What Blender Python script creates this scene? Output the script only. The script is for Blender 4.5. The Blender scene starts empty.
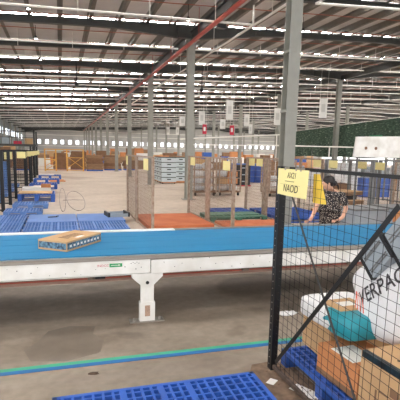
import bpy, bmesh, math, random
from mathutils import Vector, Matrix
from mathutils.bvhtree import BVHTree
random.seed(7)
S = bpy.context.scene
COL = S.collection
PI = math.pi

# ------------------------------------------------------------------ camera
cam_d = bpy.data.cameras.new('camera')
cam = bpy.data.objects.new('camera', cam_d)
COL.objects.link(cam)
cr, cu, cf = Vector((.95608, -.29231, .02165)), Vector((.02832, .16566, .98578)), Vector((.29174, .94187, -.16666))
M = Matrix.Identity(4)
for i in range(3):
    M[i][0] = cr[i]; M[i][1] = cu[i]; M[i][2] = -cf[i]
M[2][3] = 1.95
cam.matrix_world = M
cam_d.sensor_width = 36
cam_d.lens = 40.5
cam_d.shift_y = .0716
cam_d.clip_end = 400
S.camera = cam
# ------------------------------------------------------------------ world, light, exposure
w = bpy.data.worlds.new('sky'); S.world = w; w.use_nodes = True
w.node_tree.nodes['Background'].inputs[0].default_value = (1, .985, .97, 1)
w.node_tree.nodes['Background'].inputs[1].default_value = 1.75
S.view_settings.view_transform = 'Standard'
S.view_settings.look = 'None'
S.view_settings.gamma = 1
S.view_settings.exposure = 0.5
SKYLIGHT = 46.0
LAMP = 8.0

# ------------------------------------------------------------------ materials
def lin(c):
    return tuple(((v / 255) / 12.92 if v / 255 <= .04045 else ((v / 255 + .055) / 1.055) ** 2.4) for v in c) + (1,)
MATS = {}
def mat(name, rgb, rough=.6, metal=0, var=0.0, scale=8, rgb2=None, bump=0.0, emit=0, stretch=None, detail=4):
    if name in MATS: return MATS[name]
    m = bpy.data.materials.new(name); m.use_nodes = True
    nt = m.node_tree; b = nt.nodes['Principled BSDF']
    b.inputs['Roughness'].default_value = rough
    b.inputs['Metallic'].default_value = metal
    c = lin(rgb)
    tc = nt.nodes.new('ShaderNodeTexCoord')
    mp = nt.nodes.new('ShaderNodeMapping'); nt.links.new(tc.outputs['Object'], mp.inputs[0])
    if stretch: mp.inputs['Scale'].default_value = stretch
    nz = nt.nodes.new('ShaderNodeTexNoise'); nz.inputs['Scale'].default_value = scale; nz.inputs['Detail'].default_value = detail
    nt.links.new(mp.outputs[0], nz.inputs[0])
    rp = nt.nodes.new('ShaderNodeValToRGB')
    c2 = lin(rgb2) if rgb2 else tuple(v * (1 - var) for v in c[:3]) + (1,)
    rp.color_ramp.elements[0].position = .35; rp.color_ramp.elements[1].position = .65
    rp.color_ramp.elements[0].color = c2; rp.color_ramp.elements[1].color = c
    nt.links.new(nz.outputs[0], rp.inputs[0])
    nt.links.new(rp.outputs[0], b.inputs['Base Color'])
    if bump:
        bp = nt.nodes.new('ShaderNodeBump'); bp.inputs['Strength'].default_value = bump
        nt.links.new(nz.outputs[0], bp.inputs['Height']); nt.links.new(bp.outputs[0], b.inputs['Normal'])
    if emit:
        b.inputs['Emission Color'].default_value = c; b.inputs['Emission Strength'].default_value = emit
    MATS[name] = m
    return m

def floor_mat(name, base, dark, stain, sc):
    m = bpy.data.materials.new(name); m.use_nodes = True
    nt = m.node_tree; b = nt.nodes['Principled BSDF']; L = nt.links.new
    b.inputs['Roughness'].default_value = .55
    tc = nt.nodes.new('ShaderNodeTexCoord')
    n1 = nt.nodes.new('ShaderNodeTexNoise'); n1.inputs['Scale'].default_value = sc; n1.inputs['Detail'].default_value = 8; n1.inputs['Roughness'].default_value = .62
    mp = nt.nodes.new('ShaderNodeMapping'); mp.inputs['Scale'].default_value = (.8, 1.2, 1)
    L(tc.outputs['Object'], mp.inputs[0]); L(mp.outputs[0], n1.inputs[0])
    r1 = nt.nodes.new('ShaderNodeValToRGB'); r1.color_ramp.elements[0].position = .36; r1.color_ramp.elements[1].position = .62
    r1.color_ramp.elements[0].color = lin(dark); r1.color_ramp.elements[1].color = lin(base)
    L(n1.outputs[0], r1.inputs[0])
    n2 = nt.nodes.new('ShaderNodeTexNoise'); n2.inputs['Scale'].default_value = sc * .7; n2.inputs['Detail'].default_value = 3; n2.inputs['Distortion'].default_value = .6
    mp2 = nt.nodes.new('ShaderNodeMapping'); mp2.inputs['Location'].default_value = (3.3, 7.1, 0); mp2.inputs['Scale'].default_value = (.8, 1.2, 1)
    L(tc.outputs['Object'], mp2.inputs[0]); L(mp2.outputs[0], n2.inputs[0])
    r2 = nt.nodes.new('ShaderNodeValToRGB'); r2.color_ramp.elements[0].position = .57; r2.color_ramp.elements[1].position = .63
    r2.color_ramp.elements[0].color = (0, 0, 0, 1); r2.color_ramp.elements[1].color = (.75, .75, .75, 1)
    L(n2.outputs[0], r2.inputs[0])
    mx = nt.nodes.new('ShaderNodeMixRGB'); L(r2.outputs[0], mx.inputs[0]); L(r1.outputs[0], mx.inputs[1]); mx.inputs[2].default_value = lin(stain)
    n3 = nt.nodes.new('ShaderNodeTexNoise'); n3.inputs['Scale'].default_value = sc * 14; n3.inputs['Detail'].default_value = 3
    L(tc.outputs['Object'], n3.inputs[0])
    mr = nt.nodes.new('ShaderNodeMapRange'); mr.inputs[1].default_value = .3; mr.inputs[2].default_value = .7; mr.inputs[3].default_value = .86; mr.inputs[4].default_value = 1.06
    L(n3.outputs[0], mr.inputs[0])
    mu = nt.nodes.new('ShaderNodeMixRGB'); mu.blend_type = 'MULTIPLY'; mu.inputs[0].default_value = 1
    L(mx.outputs[0], mu.inputs[1]); L(mr.outputs[0], mu.inputs[2]); L(mu.outputs[0], b.inputs['Base Color'])
    bp = nt.nodes.new('ShaderNodeBump'); bp.inputs['Strength'].default_value = .08; L(n3.outputs[0], bp.inputs['Height']); L(bp.outputs[0], b.inputs['Normal'])
    return m

# ------------------------------------------------------------------ mesh helpers
class MB:
    def __init__(s): s.v = []; s.f = []; s.mi = []; s.m = 0
    def _add(s, vs, fs):
        n = len(s.v); s.v += [tuple(v) for v in vs]
        for f in fs: s.f.append(tuple(i + n for i in f)); s.mi.append(s.m)
        return s
    def box(s, x0, y0, z0, x1, y1, z1, M=None):
        vs = [Vector(p) for p in ((x0,y0,z0),(x1,y0,z0),(x1,y1,z0),(x0,y1,z0),(x0,y0,z1),(x1,y0,z1),(x1,y1,z1),(x0,y1,z1))]
        if M is not None: vs = [M @ v for v in vs]
        return s._add(vs, [(0,3,2,1),(4,5,6,7),(0,1,5,4),(1,2,6,5),(2,3,7,6),(3,0,4,7)])
    def bar(s, a, b, w, h, up=(0,0,1)):
        a, b = Vector(a), Vector(b); d = (b - a).normalized(); up = Vector(up)
        if abs(d.dot(up)) > .99: up = Vector((0,1,0))
        x = d.cross(up).normalized(); z = x.cross(d)
        vs = [p + x * (w/2*i) + z * (h/2*j) for p in (a, b) for i, j in ((-1,-1),(1,-1),(1,1),(-1,1))]
        return s._add(vs, [(0,1,2,3),(7,6,5,4),(0,4,5,1),(1,5,6,2),(2,6,7,3),(3,7,4,0)])
    def tube(s, pts, r, n=6, r2=None):
        pts = [Vector(p) for p in pts]; vs = []; fs = []; k = len(pts)
        for i, p in enumerate(pts):
            d = (pts[min(i+1, k-1)] - pts[max(i-1, 0)]).normalized()
            u = Vector((0,0,1)) if abs(d.z) < .9 else Vector((0,1,0))
            x = d.cross(u).normalized(); y = x.cross(d)
            rr = r if r2 is None else r + (r2 - r) * i / max(1, k-1)
            for j in range(n):
                a = 2*PI*j/n; vs.append(p + x*math.cos(a)*rr + y*math.sin(a)*rr)
        for i in range(k-1):
            for j in range(n):
                fs.append((i*n+j, i*n+(j+1) % n, (i+1)*n+(j+1) % n, (i+1)*n+j))
        fs.append(tuple(range(n))[::-1]); fs.append(tuple((k-1)*n+j for j in range(n)))
        return s._add(vs, fs)
    def prism(s, poly, a, b, ax='y'):
        # poly of 2d points, extruded along an axis from a to b
        def P(p, t):
            return {'y': (p[0], t, p[1]), 'x': (t, p[0], p[1]), 'z': (p[0], p[1], t)}[ax]
        n = len(poly)
        vs = [P(p, a) for p in poly] + [P(p, b) for p in poly]
        return s._add(vs, [tuple(range(n))[::-1], tuple(range(n, 2*n))] + [(i, (i+1) % n, n+(i+1) % n, n+i) for i in range(n)])
    def grid(s, fn, nu, nv):
        vs = [fn(i/nu, j/nv) for i in range(nu+1) for j in range(nv+1)]
        return s._add(vs, [(i*(nv+1)+j, (i+1)*(nv+1)+j, (i+1)*(nv+1)+j+1, i*(nv+1)+j+1) for i in range(nu) for j in range(nv)])
    def blob(s, c, r, p=1.0, nu=14, nv=10, noise=0, M=None, seed=0):
        rnd = random.Random(seed)
        ph = [rnd.uniform(0, 6) for _ in range(6)]
        def sg(v): return math.copysign(abs(v) ** p, v)
        vs = []; fs = []
        for i in range(nv+1):
            t = PI * i / nv - PI/2
            for j in range(nu):
                a = 2*PI*j/nu
                x, y, z = sg(math.cos(t))*sg(math.cos(a)), sg(math.cos(t))*sg(math.sin(a)), sg(math.sin(t))
                k = 1 + noise * (math.sin(3*x+4*z+ph[0]) * math.sin(4*y+ph[1]) + .6*math.sin(7*z+5*x+ph[2]) * math.sin(6*y+ph[3]+3*x))
                v = Vector((x*r[0]*k, y*r[1]*k, z*r[2]*k))
                if M is not None: v = M @ v
                vs.append(v + Vector(c))
        for i in range(nv):
            for j in range(nu):
                fs.append((i*nu+j, i*nu+(j+1) % nu, (i+1)*nu+(j+1) % nu, (i+1)*nu+j))
        return s._add(vs, fs)
    def mesh(s, name, mats, smooth=False):
        me = bpy.data.meshes.new(name); me.from_pydata(s.v, [], s.f)
        for m in (mats if isinstance(mats, (list, tuple)) else [mats]): me.materials.append(m)
        me.polygons.foreach_set('material_index', s.mi)
        if smooth: me.polygons.foreach_set('use_smooth', [True]*len(s.f))
        me.update(); return me
    def build(s, name, mats, parent=None, loc=(0,0,0), smooth=False, rz=0):
        o = bpy.data.objects.new(name, s.mesh(name, mats, smooth))
        COL.objects.link(o); o.location = loc; o.rotation_euler = (0, 0, rz)
        if parent: o.parent = parent
        return o

def tag(o, label, cat, group=None, kind=None):
    o['label'] = label; o['category'] = cat
    if group: o['group'] = group
    if kind: o['kind'] = kind
    return o
def struct(name, mb, m, loc=(0,0,0)):
    o = mb.build(name, m, None, loc); o['kind'] = 'structure'; return o
def empty(name, loc, rz, label, cat, group=None):
    o = bpy.data.objects.new(name, None); COL.objects.link(o); o.empty_display_size = .1
    o.location = loc; o.rotation_euler = (0, 0, rz)
    return tag(o, label, cat, group)
def dup(root, loc, rz=0, label=None, group=None, sc=None):
    kids = [c for c in root.children]
    r = root.copy(); COL.objects.link(r); r.location = loc; r.rotation_euler = (0, 0, rz)
    if label: r['label'] = label
    if group: r['group'] = group
    if sc: r.scale = sc
    for ch in kids:
        c = ch.copy(); COL.objects.link(c); c.parent = r
        for g in ch.children:
            d = g.copy(); COL.objects.link(d); d.parent = c
    return r
def ordn(n):
    W = ['zeroth','first','second','third','fourth','fifth','sixth','seventh','eighth','ninth','tenth','eleventh','twelfth','thirteenth','fourteenth','fifteenth','sixteenth','seventeenth','eighteenth','nineteenth','twentieth','twenty-first','twenty-second','twenty-third','twenty-fourth','twenty-fifth','twenty-sixth']
    return W[n] if n < len(W) else str(n) + 'th'
def text_mesh(txt, size, name='lettering', thick=.0008, sx=1.0, bold=0):
    cu_ = bpy.data.curves.new(name, 'FONT'); cu_.body = txt; cu_.size = size; cu_.extrude = thick
    cu_.align_x = 'CENTER'; cu_.align_y = 'CENTER'; cu_.offset = bold; cu_.resolution_u = 3
    o = bpy.data.objects.new(name, cu_); COL.objects.link(o)
    bpy.context.view_layer.update()
    me = bpy.data.meshes.new_from_object(o.evaluated_get(bpy.context.evaluated_depsgraph_get()))
    bpy.data.objects.remove(o)
    for v in me.vertices: v.co.x *= sx
    return me

# materials
concrete = floor_mat('floor_near_darker', (156,143,128), (126,113,99), (92,81,71), .8)  # darker, greyer tone for the floor up to just past the belt
cream = floor_mat('floor_far_lighter', (200,184,166), (180,163,145), (156,136,118), .35)  # lighter cream tone for the floor beyond it
sheet = mat('roof_sheet', (208,204,202), .6, .0, .06, 2)
steel_dk = mat('beam_paint', (66,68,66), .5, .0, .2, 3)
steel_purlin = mat('purlin_galvanised', (120,114,106), .5, .2, .15, 3)
col_m = mat('column_paint', (150,150,142), .5, 0, .12, 3)
white_pipe = mat('white_pipe', (225,222,215), .4, 0, .05)
red_pipe = mat('red_pipe', (176,66,50), .4, 0, .2, 6)
rust_rod = mat('sag_rod_red', (168,106,88), .6, 0, .2, 6)
skyl = mat('skylight_panel', (255,252,250), .4, 0, 0, 4, emit=SKYLIGHT)
black_steel = mat('black_steel', (26,27,30), .4, .2, .2, 9)
brown_steel = mat('brown_post_paint', (172,154,138), .6, 0, .3, 12, rgb2=(142,118,100))
grey_steel = mat('grey_post_paint', (120,122,122), .5, 0, .2, 8)
wire_dk = mat('wire_black', (30,30,32), .5, .3, .1)
wire_br = mat('wire_brown', (104,84,70), .6, .1, .2)
yellow = mat('yellow_paper', (240,228,160), .7, 0, .05, 3)
yellow_d = mat('yellow_card', (240,205,80), .7, 0, .08, 3)
ink = mat('black_ink', (58,54,46), .8)
ink_grey = mat('grey_ink', (150,142,108), .8)
blue_pl = mat('blue_plastic', (52,98,186), .42, 0, .15, 6)
blue_pl2 = mat('pale_blue_plastic', (96,134,196), .5, 0, .15, 3)
green_pl = mat('green_plastic', (88,134,114), .5, 0, .2, 4)
belt_blue = mat('belt_blue', (4,124,174), .6, 0, .07, 1.2, stretch=(.4, 5, 1))
white_paint = mat('white_paint', (244,244,242), .45, 0, .14, 3, rgb2=(222,220,214))
alu = mat('aluminium', (176,170,162), .35, .6, .2, 4, stretch=(.3, 8, 8))
belt_under = mat('frame_underside', (128,112,100), .7, 0, .3, 3)
kraft = mat('kraft_board', (202,164,120), .8, 0, .1, 4)
kraft_o = mat('orange_board', (206,138,88), .75, 0, .12, 3)
kraft_d = mat('dark_board', (138,104,78), .8, 0, .2, 4)
brown_st = mat('brown_sheets', (164,130,100), .8, 0, .35, 3, stretch=(1, 1, 14))
orange_sheet = mat('orange_plywood', (206,122,80), .7, 0, .2, 1.5, rgb2=(188,100,62))
wht_film = mat('white_film', (238,238,238), .35, 0, .08, 5)
teal_film = mat('teal_film', (38,150,165), .35, 0, .12, 5)
grey_tote = mat('grey_tote', (158,168,176), .45, 0, .1, 4)
grey_bag = mat('grey_bag', (218,222,226), .5, 0, .15, 6)
black_pl = mat('black_plastic', (22,24,28), .45, 0, .1)
net_m = None
yel_steel = mat('yellow_steel', (226,170,84), .5, 0, .12, 4)
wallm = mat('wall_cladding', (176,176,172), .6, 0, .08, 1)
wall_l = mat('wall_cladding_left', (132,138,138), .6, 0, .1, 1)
lamp_m = mat('lamp_glass', (250,250,245), .4, emit=LAMP)
paper = mat('white_paper', (236,234,228), .7)
tape_g = mat('tape_green', (64,168,134), .5, 0, .15, 3)
tape_b = mat('tape_blue', (30,108,170), .5, 0, .15, 3)
skin = mat('skin', (214,164,136), .55)
hairm = mat('hair', (34,26,24), .45)
rubber = mat('rubber', (36,34,34), .7)
label_green = mat('label_green', (34,150,90), .5)
label_red = mat('label_red', (198,70,90), .5)
banner_w = mat('banner_white', (214,214,210), .6, 0, .05)
banner_r = mat('banner_red', (196,36,66), .6, 0, .08)
grime = mat('dirt', (96,76,62), .9, 0, .4, 20)

# ------------------------------------------------------------------ setting
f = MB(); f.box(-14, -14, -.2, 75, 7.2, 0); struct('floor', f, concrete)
f = MB(); f.box(-14, 7.2, -.2, 75, 113, 0); struct('floor', f, cream)
XL, XR, YB, YE = -7.7, 70, -12, 112
RID = 34.0                                    # ridge of this bay
def zt(x):
    if x <= RID: return 6.6 + .04*(x+2)
    if x <= 52: return 6.6 + .04*(RID+2) - .04*(x-RID)
    return 6.6 + .04*(RID+2) - .04*18 + .04*(x-52)
prof = [XL, RID, 52, XR]
BAY = 8.5; Y0 = 9.65
frames = [Y0 + BAY/2*k for k in range(-5, 25)]
c = MB()
for a, b in zip(prof, prof[1:]):
    c._add([(a,YB,zt(a)+.2),(b,YB,zt(b)+.2),(b,YE,zt(b)+.2),(a,YE,zt(a)+.2),(a,YB,zt(a)+.26),(b,YB,zt(b)+.26),(b,YE,zt(b)+.26),(a,YE,zt(a)+.26)],
           [(0,1,2,3),(7,6,5,4),(0,4,5,1),(1,5,6,2),(2,6,7,3),(3,7,4,0)])
struct('ceiling', c, sheet)
# skylight strips in the roof, one beside every frame
for k, y in enumerate(frames):
    if y < -8: continue
    m_ = MB()
    for a, b in zip(prof, prof[1:]):
        m_._add([(a,y+.5,zt(a)+.19),(b,y+.5,zt(b)+.19),(b,y+.61,zt(b)+.19),(a,y+.61,zt(a)+.19),(a,y+.5,zt(a)+.198),(b,y+.5,zt(b)+.198),(b,y+.61,zt(b)+.198),(a,y+.61,zt(a)+.198)],
                [(3,2,1,0),(4,5,6,7),(0,1,5,4),(1,2,6,5),(2,3,7,6),(3,0,4,7)])
    o = struct('window_skylight', m_, skyl)
for k, y in enumerate(frames):  # glowing panels added to brighten the far right part of the roof
    if y < 18: continue
    m_ = MB()
    for q in range(16):
        a = 19.5 + q*2.12; 
        if a > 51 or a < RID < a+.8: continue
        b_ = a + .8
        m_._add([(a,y+1.3,zt(a)+.185),(b_,y+1.3,zt(b_)+.185),(b_,y+3.2,zt(b_)+.185),(a,y+3.2,zt(a)+.185),(a,y+1.3,zt(a)+.198),(b_,y+1.3,zt(b_)+.198),(b_,y+3.2,zt(b_)+.198),(a,y+3.2,zt(a)+.198)],
                [(3,2,1,0),(4,5,6,7),(0,1,5,4),(1,2,6,5),(2,3,7,6),(3,0,4,7)])
    struct('window_added_rooflight', m_, MATS.get('added_roof_glow') or mat('added_roof_glow', (235,246,250), .4, emit=1.6))
# far wall with girts, windows
wl = MB(); wl.box(XL, YE, 0, XR, YE+.2, 8.2)
struct('wall_back', wl, wallm)
for i, z in enumerate((1.6, 2.7, 5.2, 6.2)):
    g = MB(); g.box(XL, YE-.12, z, XR, YE, z+.12); struct('trim_%d' % (i+1), g, white_pipe)
win_m = mat('window_glow', (240,246,255), .3, emit=1.6)
for i in range(44):
    x = -4.6 + i*1.70
    g = MB(); g.m = 0; g.box(x-.36, YE-.08, 3.2, x+.36, YE-.02, 4.15)
    o = struct('window_%d' % (i+1), g, win_m)
    fr = MB()
    for q in ((x-.41, 3.15, x-.35, 4.2), (x+.35, 3.15, x+.41, 4.2), (x-.41, 3.15, x+.41, 3.21), (x-.41, 4.14, x+.41, 4.2)):
        fr.box(q[0], YE-.1, q[1], q[2], YE-.01, q[3])
    fr.build('window_frame', wallm, o)
wl = MB(); wl.box(XL-.2, 14, 0, XL, YE, zt(XL)+.3)
for k in range(48): wl.box(XL, 14+k*2.05, 3.0, XL+.03, 14.12+k*2.05, 6)
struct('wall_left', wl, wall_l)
for i, y in enumerate(range(22, 110, 4)):
    g = MB(); g.box(XL, y, 4.0, XL+.05, y+1.6, 4.9); o = struct('window_%d' % (i+50), g, win_m)

# roof purlins, running the length of the hall
npur = 0
pm = MB(); pm.box(-.03, YB, 0, .03, YE, .2); pm.box(-.03, YB, 0, .09, YE, .012); pm.box(-.09, YB, .188, .03, YE, .2)
pme = pm.mesh('purlin', steel_purlin)
x = XL + .4
while x < XR:
    o = bpy.data.objects.new('roof_purlin', pme); COL.objects.link(o); o.location = (x, 0, zt(x)-.003)
    tag(o, 'thin steel purlin under the pale roof sheets, running down the hall', 'purlin', 'roof purlins'); x += 1.06
# frames
def haunch(x):
    return max(0, 1 - min(abs(x-q) for q in (5.08, 17.6, 30.1, 42.6, 55.1, -7.4)) / 3.2)
def beam_mesh(main):
    b = MB(); xs = [XL + i*(XR-XL)/70 for i in range(71)]; xs = sorted(set(xs + prof))
    for a, c_ in zip(xs, xs[1:]):
        da = (.24 + .30*haunch(a)) if main else .17; dc = (.24 + .30*haunch(c_)) if main else .17
        za, zc = zt(a)-.004, zt(c_)-.004
        for y0, y1, ta, tb, tc_, td in ((-.006, .006, 0, da, 0, dc), (-.1, .1, 0, .02, 0, .02), (-.1, .1, da-.02, da, dc-.02, dc)):
            b._add([(a,y0,za-tb),(c_,y0,zc-td),(c_,y1,zc-td),(a,y1,za-tb),(a,y0,za-ta),(c_,y0,zc-tc_),(c_,y1,zc-tc_),(a,y1,za-ta)],
                   [(0,3,2,1),(4,5,6,7),(0,1,5,4),(1,2,6,5),(2,3,7,6),(3,0,4,7)])
        if main and int(a*10) % 3 == 0: b.box(a-.008, -.09, za-da, a+.008, .09, za)
    return b.mesh('roof_beam', steel_dk)
bm_main, bm_min = beam_mesh(True), beam_mesh(False)
n = 0
for k, y in enumerate(frames):
    main = (k - 5) % 2 == 0
    o = bpy.data.objects.new('roof_beam', bm_main if main else bm_min); COL.objects.link(o); o.location = (0, y, 0)
    if y > 13: n += 1
    lab = ('deep dark roof beam resting on the columns' if main else 'slim dark roof beam between column lines') + ', ' + (ordn(n) + ' beam down the hall' if y > 13 else 'nearest over the camera')
    tag(o, lab, 'beam', 'roof beams across the hall')
# valley girders along the column lines carry the slim beams
for j, X in enumerate((5.08, 17.6, 30.1)):
    g = MB()
    zz = zt(X) - .004
    for a in range(-1, 12):
        y0 = Y0 + BAY*a; y1 = y0 + BAY
        g.box(X-.09, y0+.12, zz-.60, X+.09, y1-.12, zz-.58); g.box(X-.006, y0+.12, zz-.58, X+.006, y1-.12, zz-.26); g.box(X-.09, y0+.12, zz-.28, X+.09, y1-.12, zz-.26)
    tag(g.build('roof_girder', steel_dk), 'dark girder running lengthwise over the ' + ('near middle', 'second', 'third')[j] + ' column row', 'girder', 'lengthwise girders')
# columns
def column_mesh(X):
    h = zt(X) - (.004 + .54) - .02
    b = MB()
    b.box(-.14, -.14, .02, .14, -.12, h); b.box(-.14, .12, .02, .14, .14, h); b.box(-.008, -.12, .02, .008, .12, h)
    b.box(-.25, -.22, 0, .25, .22, .02); b.box(-.2, -.16, h, .2, .16, h+.02)
    b.box(-.15, -.146, 2.9, .15, .146, 2.96); b.box(-.15, -.146, 4.2, .15, .146, 4.26)
    return b.mesh('column', col_m)
rown = {5.08: 'row just right of the middle', 17.6: 'second row from the middle', 30.1: 'third row, far right', 42.6: 'fourth row, farthest right', -7.4: 'row along the left wall'}
for X, ks in ((5.08, range(-1, 12)), (17.6, range(1, 12)), (30.1, range(2, 12)), (42.6, range(4, 12)), (-7.4, range(5, 12))):
    me = column_mesh(X)
    for i, k in enumerate(ks):
        o = bpy.data.objects.new('steel_column', me); COL.objects.link(o); o.location = (X, Y0 + BAY*k, 0)
        if X == 5.08 and k == 0: lab = 'thickest grey steel column, nearest, rising behind the yellow paper sign'
        elif X == 5.08 and k == -1: lab = 'grey steel column beside the camera, outside the photo'
        else: lab = 'grey steel column, ' + ordn(i if X == 5.08 else i+1) + ' from the camera in the ' + rown[X]
        tag(o, lab, 'column', 'grey steel columns')
# white pipes / cable ducts across the bays
for i, (y, x0, x1, dz) in enumerate([(14.35, XL, 6.1, -.85), (20.2, XL, XR, -.62), (24.2, XL, XR, -.45), (28.6, XL, XR, -.7)] + [(28.6+4.25*j, XL, XR, -.6) for j in range(1, 16)]):
    m_ = MB(); m_.tube([(x0, 0, zt(max(x0, -2))+dz), (min(x1, RID), 0, zt(min(x1, RID))+dz)] + ([(x1, 0, zt(RID)+dz)] if x1 > RID else []), .035, 6)
    if i == 0: m_.tube([(6.1, 0, zt(6.1)+dz), (6.1, 0, zt(6.1)-.25)], .035, 6)
    hx = x0 + 2
    while hx < min(x1, RID): m_.tube([(hx, 0, zt(hx)+dz), (hx, 0, zt(hx)+.0)], .012, 4); hx += 2.1
    tag(m_.build('ceiling_pipe', white_pipe, None, (0, y, 0)), 'white pipe hung below the roof across the hall, ' + ordn(i+1) + ' from the camera', 'pipe', 'white pipes under the roof')
# thin reddish rods
for i in range(34):
    y = 11.3 + i*2.125
    m_ = MB(); m_.tube([(XL, 0, zt(XL)-.02), (RID, 0, zt(RID)-.02)], .016, 4)
    tag(m_.build('tie_rod', rust_rod, None, (0, y, 0)), 'thin reddish tie rod crossing under the roof purlins', 'rod', 'reddish tie rods')
# lengthwise red fire main, white pipe
m_ = MB(); m_.tube([(4.80, -10, 6.0), (4.80, 30, 6.0), (4.80, 100, 6.0)], .07, 8)
for j in range(20): m_.tube([(4.80, -5.1+4.25*j, 6.0), (4.80, -5.1+4.25*j, zt(4.8)+.1)], .01, 4)
tag(m_.build('fire_main', red_pipe), 'red fire water pipe running lengthwise along the near column row', 'pipe')
m_ = MB(); m_.tube([(5.65, -10, 5.75), (5.65, 60, 5.75)], .035, 6)
for j in range(14): m_.tube([(5.65, -8+5*j, 5.75), (5.65, -8+5*j, zt(5.65))], .01, 4)
tag(m_.build('ceiling_pipe', white_pipe), 'white pipe running lengthwise beside the red fire pipe', 'pipe')
m_ = MB(); m_.tube([(6.4, 9.6, 5.75), (6.4, 11.0, 5.8), (14, 11.2, 6.25), (22, 11.3, 6.6)], .035, 6)
tag(m_.build('ceiling_pipe', white_pipe), 'white pipe high right of the nearest column, crossing the top of the photo', 'pipe')
# lamps
def lamp(loc, lab):
    t = empty('ceiling_lamp', loc, 0, lab, 'lamp', 'ceiling lamps')
    b = MB(); b.tube([(0,0,0), (0,0,.10)], .10, 12, .04); b.tube([(0,0,.10), (0,0,.5)], .01, 4); b.build('housing', black_steel, t)
    g = MB(); g.tube([(0,0,-.02), (0,0,-.001)], .05, 12); g.build('diffuser', lamp_m, t)
    return t
lamps = [((-.8,15.4,6.12), 'small ceiling lamp at the top left, nearest of the three in line'), ((-.78,19.3,6.12), 'small ceiling lamp at the left, second in its line'), ((-.78,23.6,6.12), 'small ceiling lamp at the left, third in its line'),
         ((8.6,15.6,6.4), 'small ceiling lamp right of the nearest column'), ((14.9,19.2,6.6), 'small ceiling lamp by the right edge'), ((4.2,15.4,6.3), 'small ceiling lamp over the lengthwise girder')]
for l, s_ in lamps: lamp(l, s_)
# rods with camera heads hanging from the roof
for X, Y, zl, lab in ((.95,26.4,5.5,'black rod hanging from the roof at the left with a small dome'), (8.1,26.4,5.6,'black rod hanging from the roof right of the second column with a small dome')):
    t = empty('hanging_camera', (X, Y, zl), 0, lab, 'camera')
    b = MB(); b.tube([(0,0,.1), (0,0,zt(X)-zl)], .03, 6); b.build('rod', black_steel, t)
    b = MB(); b.blob((0,0,0), (.12,.12,.12)); b.build('dome', black_pl, t, smooth=True)
b = MB(); b.box(-.16,-.1,-.2,.16,.1,0); b.tube([(0,0,0),(0,0,.14)],.02)
tag(b.build('duct_box', black_steel, None, (5.12, 14.75, 6.16)), 'small dark box hung under the girder beside the red pipe', 'box')

# ------------------------------------------------------------------ pallets
def pallet_mesh(W, D, nx, ny, H=.15, solid=False):
    b = MB(); t = .022
    b.box(0,0,H-.03,W,t*1.6,H); b.box(0,D-t*1.6,H-.03,W,D,H); b.box(0,0,H-.03,t*1.6,D,H); b.box(W-t*1.6,0,H-.03,W,D,H)
    if solid:
        b.box(t,D*.45,H-.02,W-t,D-t,H-.002); b.box(t,t,H-.02,W-t,D*.2,H-.002)
    for i in range(1, nx):
        w_ = .05 if i in (nx//2, nx//3, 2*nx//3) else .02
        x_ = W*i/nx; b.box(x_-w_/2, t, H-.045, x_+w_/2, D-t, H-.001)
    for j in range(1, ny):
        w_ = .045 if j == ny//2 else .018
        y_ = D*j/ny; b.box(t, y_-w_/2, H-.046, W-t, y_+w_/2, H-.0015)
    return b
def pallet(W, D, nx, ny, name, m, loc, lab, group=None, rz=0, solid=False, H=.15):
    t = empty(name, loc, rz, lab, 'pallet', group)
    pallet_mesh(W, D, nx, ny, H, solid).build('deck', m, t)
    for j in range(3):
        b = MB(); y_ = (0, D/2-.05, D-.1)[j]
        b.box(0, y_, 0, W, y_+.1, .025)
        for i in range(3): x_ = (0, W/2-.07, W-.14)[i]; b.box(x_, y_, .02, x_+.14, y_+.1, H-.03)
        b.build('runner', m, t)
    return t

# ------------------------------------------------------------------ floor tape
for y, m_, lab in ((4.06, tape_g, 'green floor tape stripe, the farther half of the doubled line'), (4.0, tape_b, 'blue floor tape stripe, the nearer half of the doubled line')):
    b = MB(); b.box(-6, -.03, 0, 14, .03, .003); tag(b.build('floor_tape', m_, None, (0, y, .0005)), lab, 'floor tape')

# ------------------------------------------------------------------ conveyor
X0, X1 = -7, 14
t = empty('belt_conveyor', (0.91, 4.93, 0), 0, 'long belt conveyor with blue belt and white painted side panels', 'conveyor')
dx, dy = -.91, -4.93
def cb(name, m, boxes, par=t, **k):
    b = MB()
    for q in boxes: b.box(q[0]+dx, q[1]+dy, q[2], q[3]+dx, q[4]+dy, q[5])
    return b.build(name, m, par, **k)
belt = cb('belt', belt_blue, [(X0, 4.985, .785, X1, 6.42, .80)])
cb('seam', mat('belt_seam', (4,116,166), .6), [(X0, y_, .8, X1, y_+.008, .8015) for y_ in (5.3, 5.7, 6.05)], belt)
cb('side_panel', white_paint, [(X0, 4.93, .585, .945, 4.955, .745)])
cb('side_panel', white_paint, [(.955, 4.93, .575, 4.6, 4.955, .735)])
cb('side_panel', white_paint, [(4.61, 4.93, .575, X1, 4.955, .735)])
cb('edge_rail', alu, [(X0, 4.925, .745, X1, 4.985, .79), (X0, 4.915, .755, X1, 4.925, .765)])
cb('edge_rail', white_paint, [(X0, 6.42, .735, 1.6, 6.56, .812)])
cb('edge_rail', grey_steel, [(1.6, 6.42, .735, X1, 6.54, .812)])
cb('bottom_flange', white_paint, [(X0, 4.93, .572, X1, 5.0, .578)])
cb('lower_channel', mat('channel_brown', (150,118,104), .6, 0, .25, 5), [(X0, 5.01, .49, X1, 5.03, .572)])
cb('far_side_panel', belt_under, [(X0, 6.44, .45, X1, 6.47, .75)])
cb('underside_tray', belt_under, [(X0, 4.99, .60, X1, 6.42, .615)])
b = MB(); b.tube([(X0+dx, 5.0+dy, .535), (X1+dx, 5.0+dy, .53)], .006); b.build('red_cable', red_pipe, t)
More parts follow.
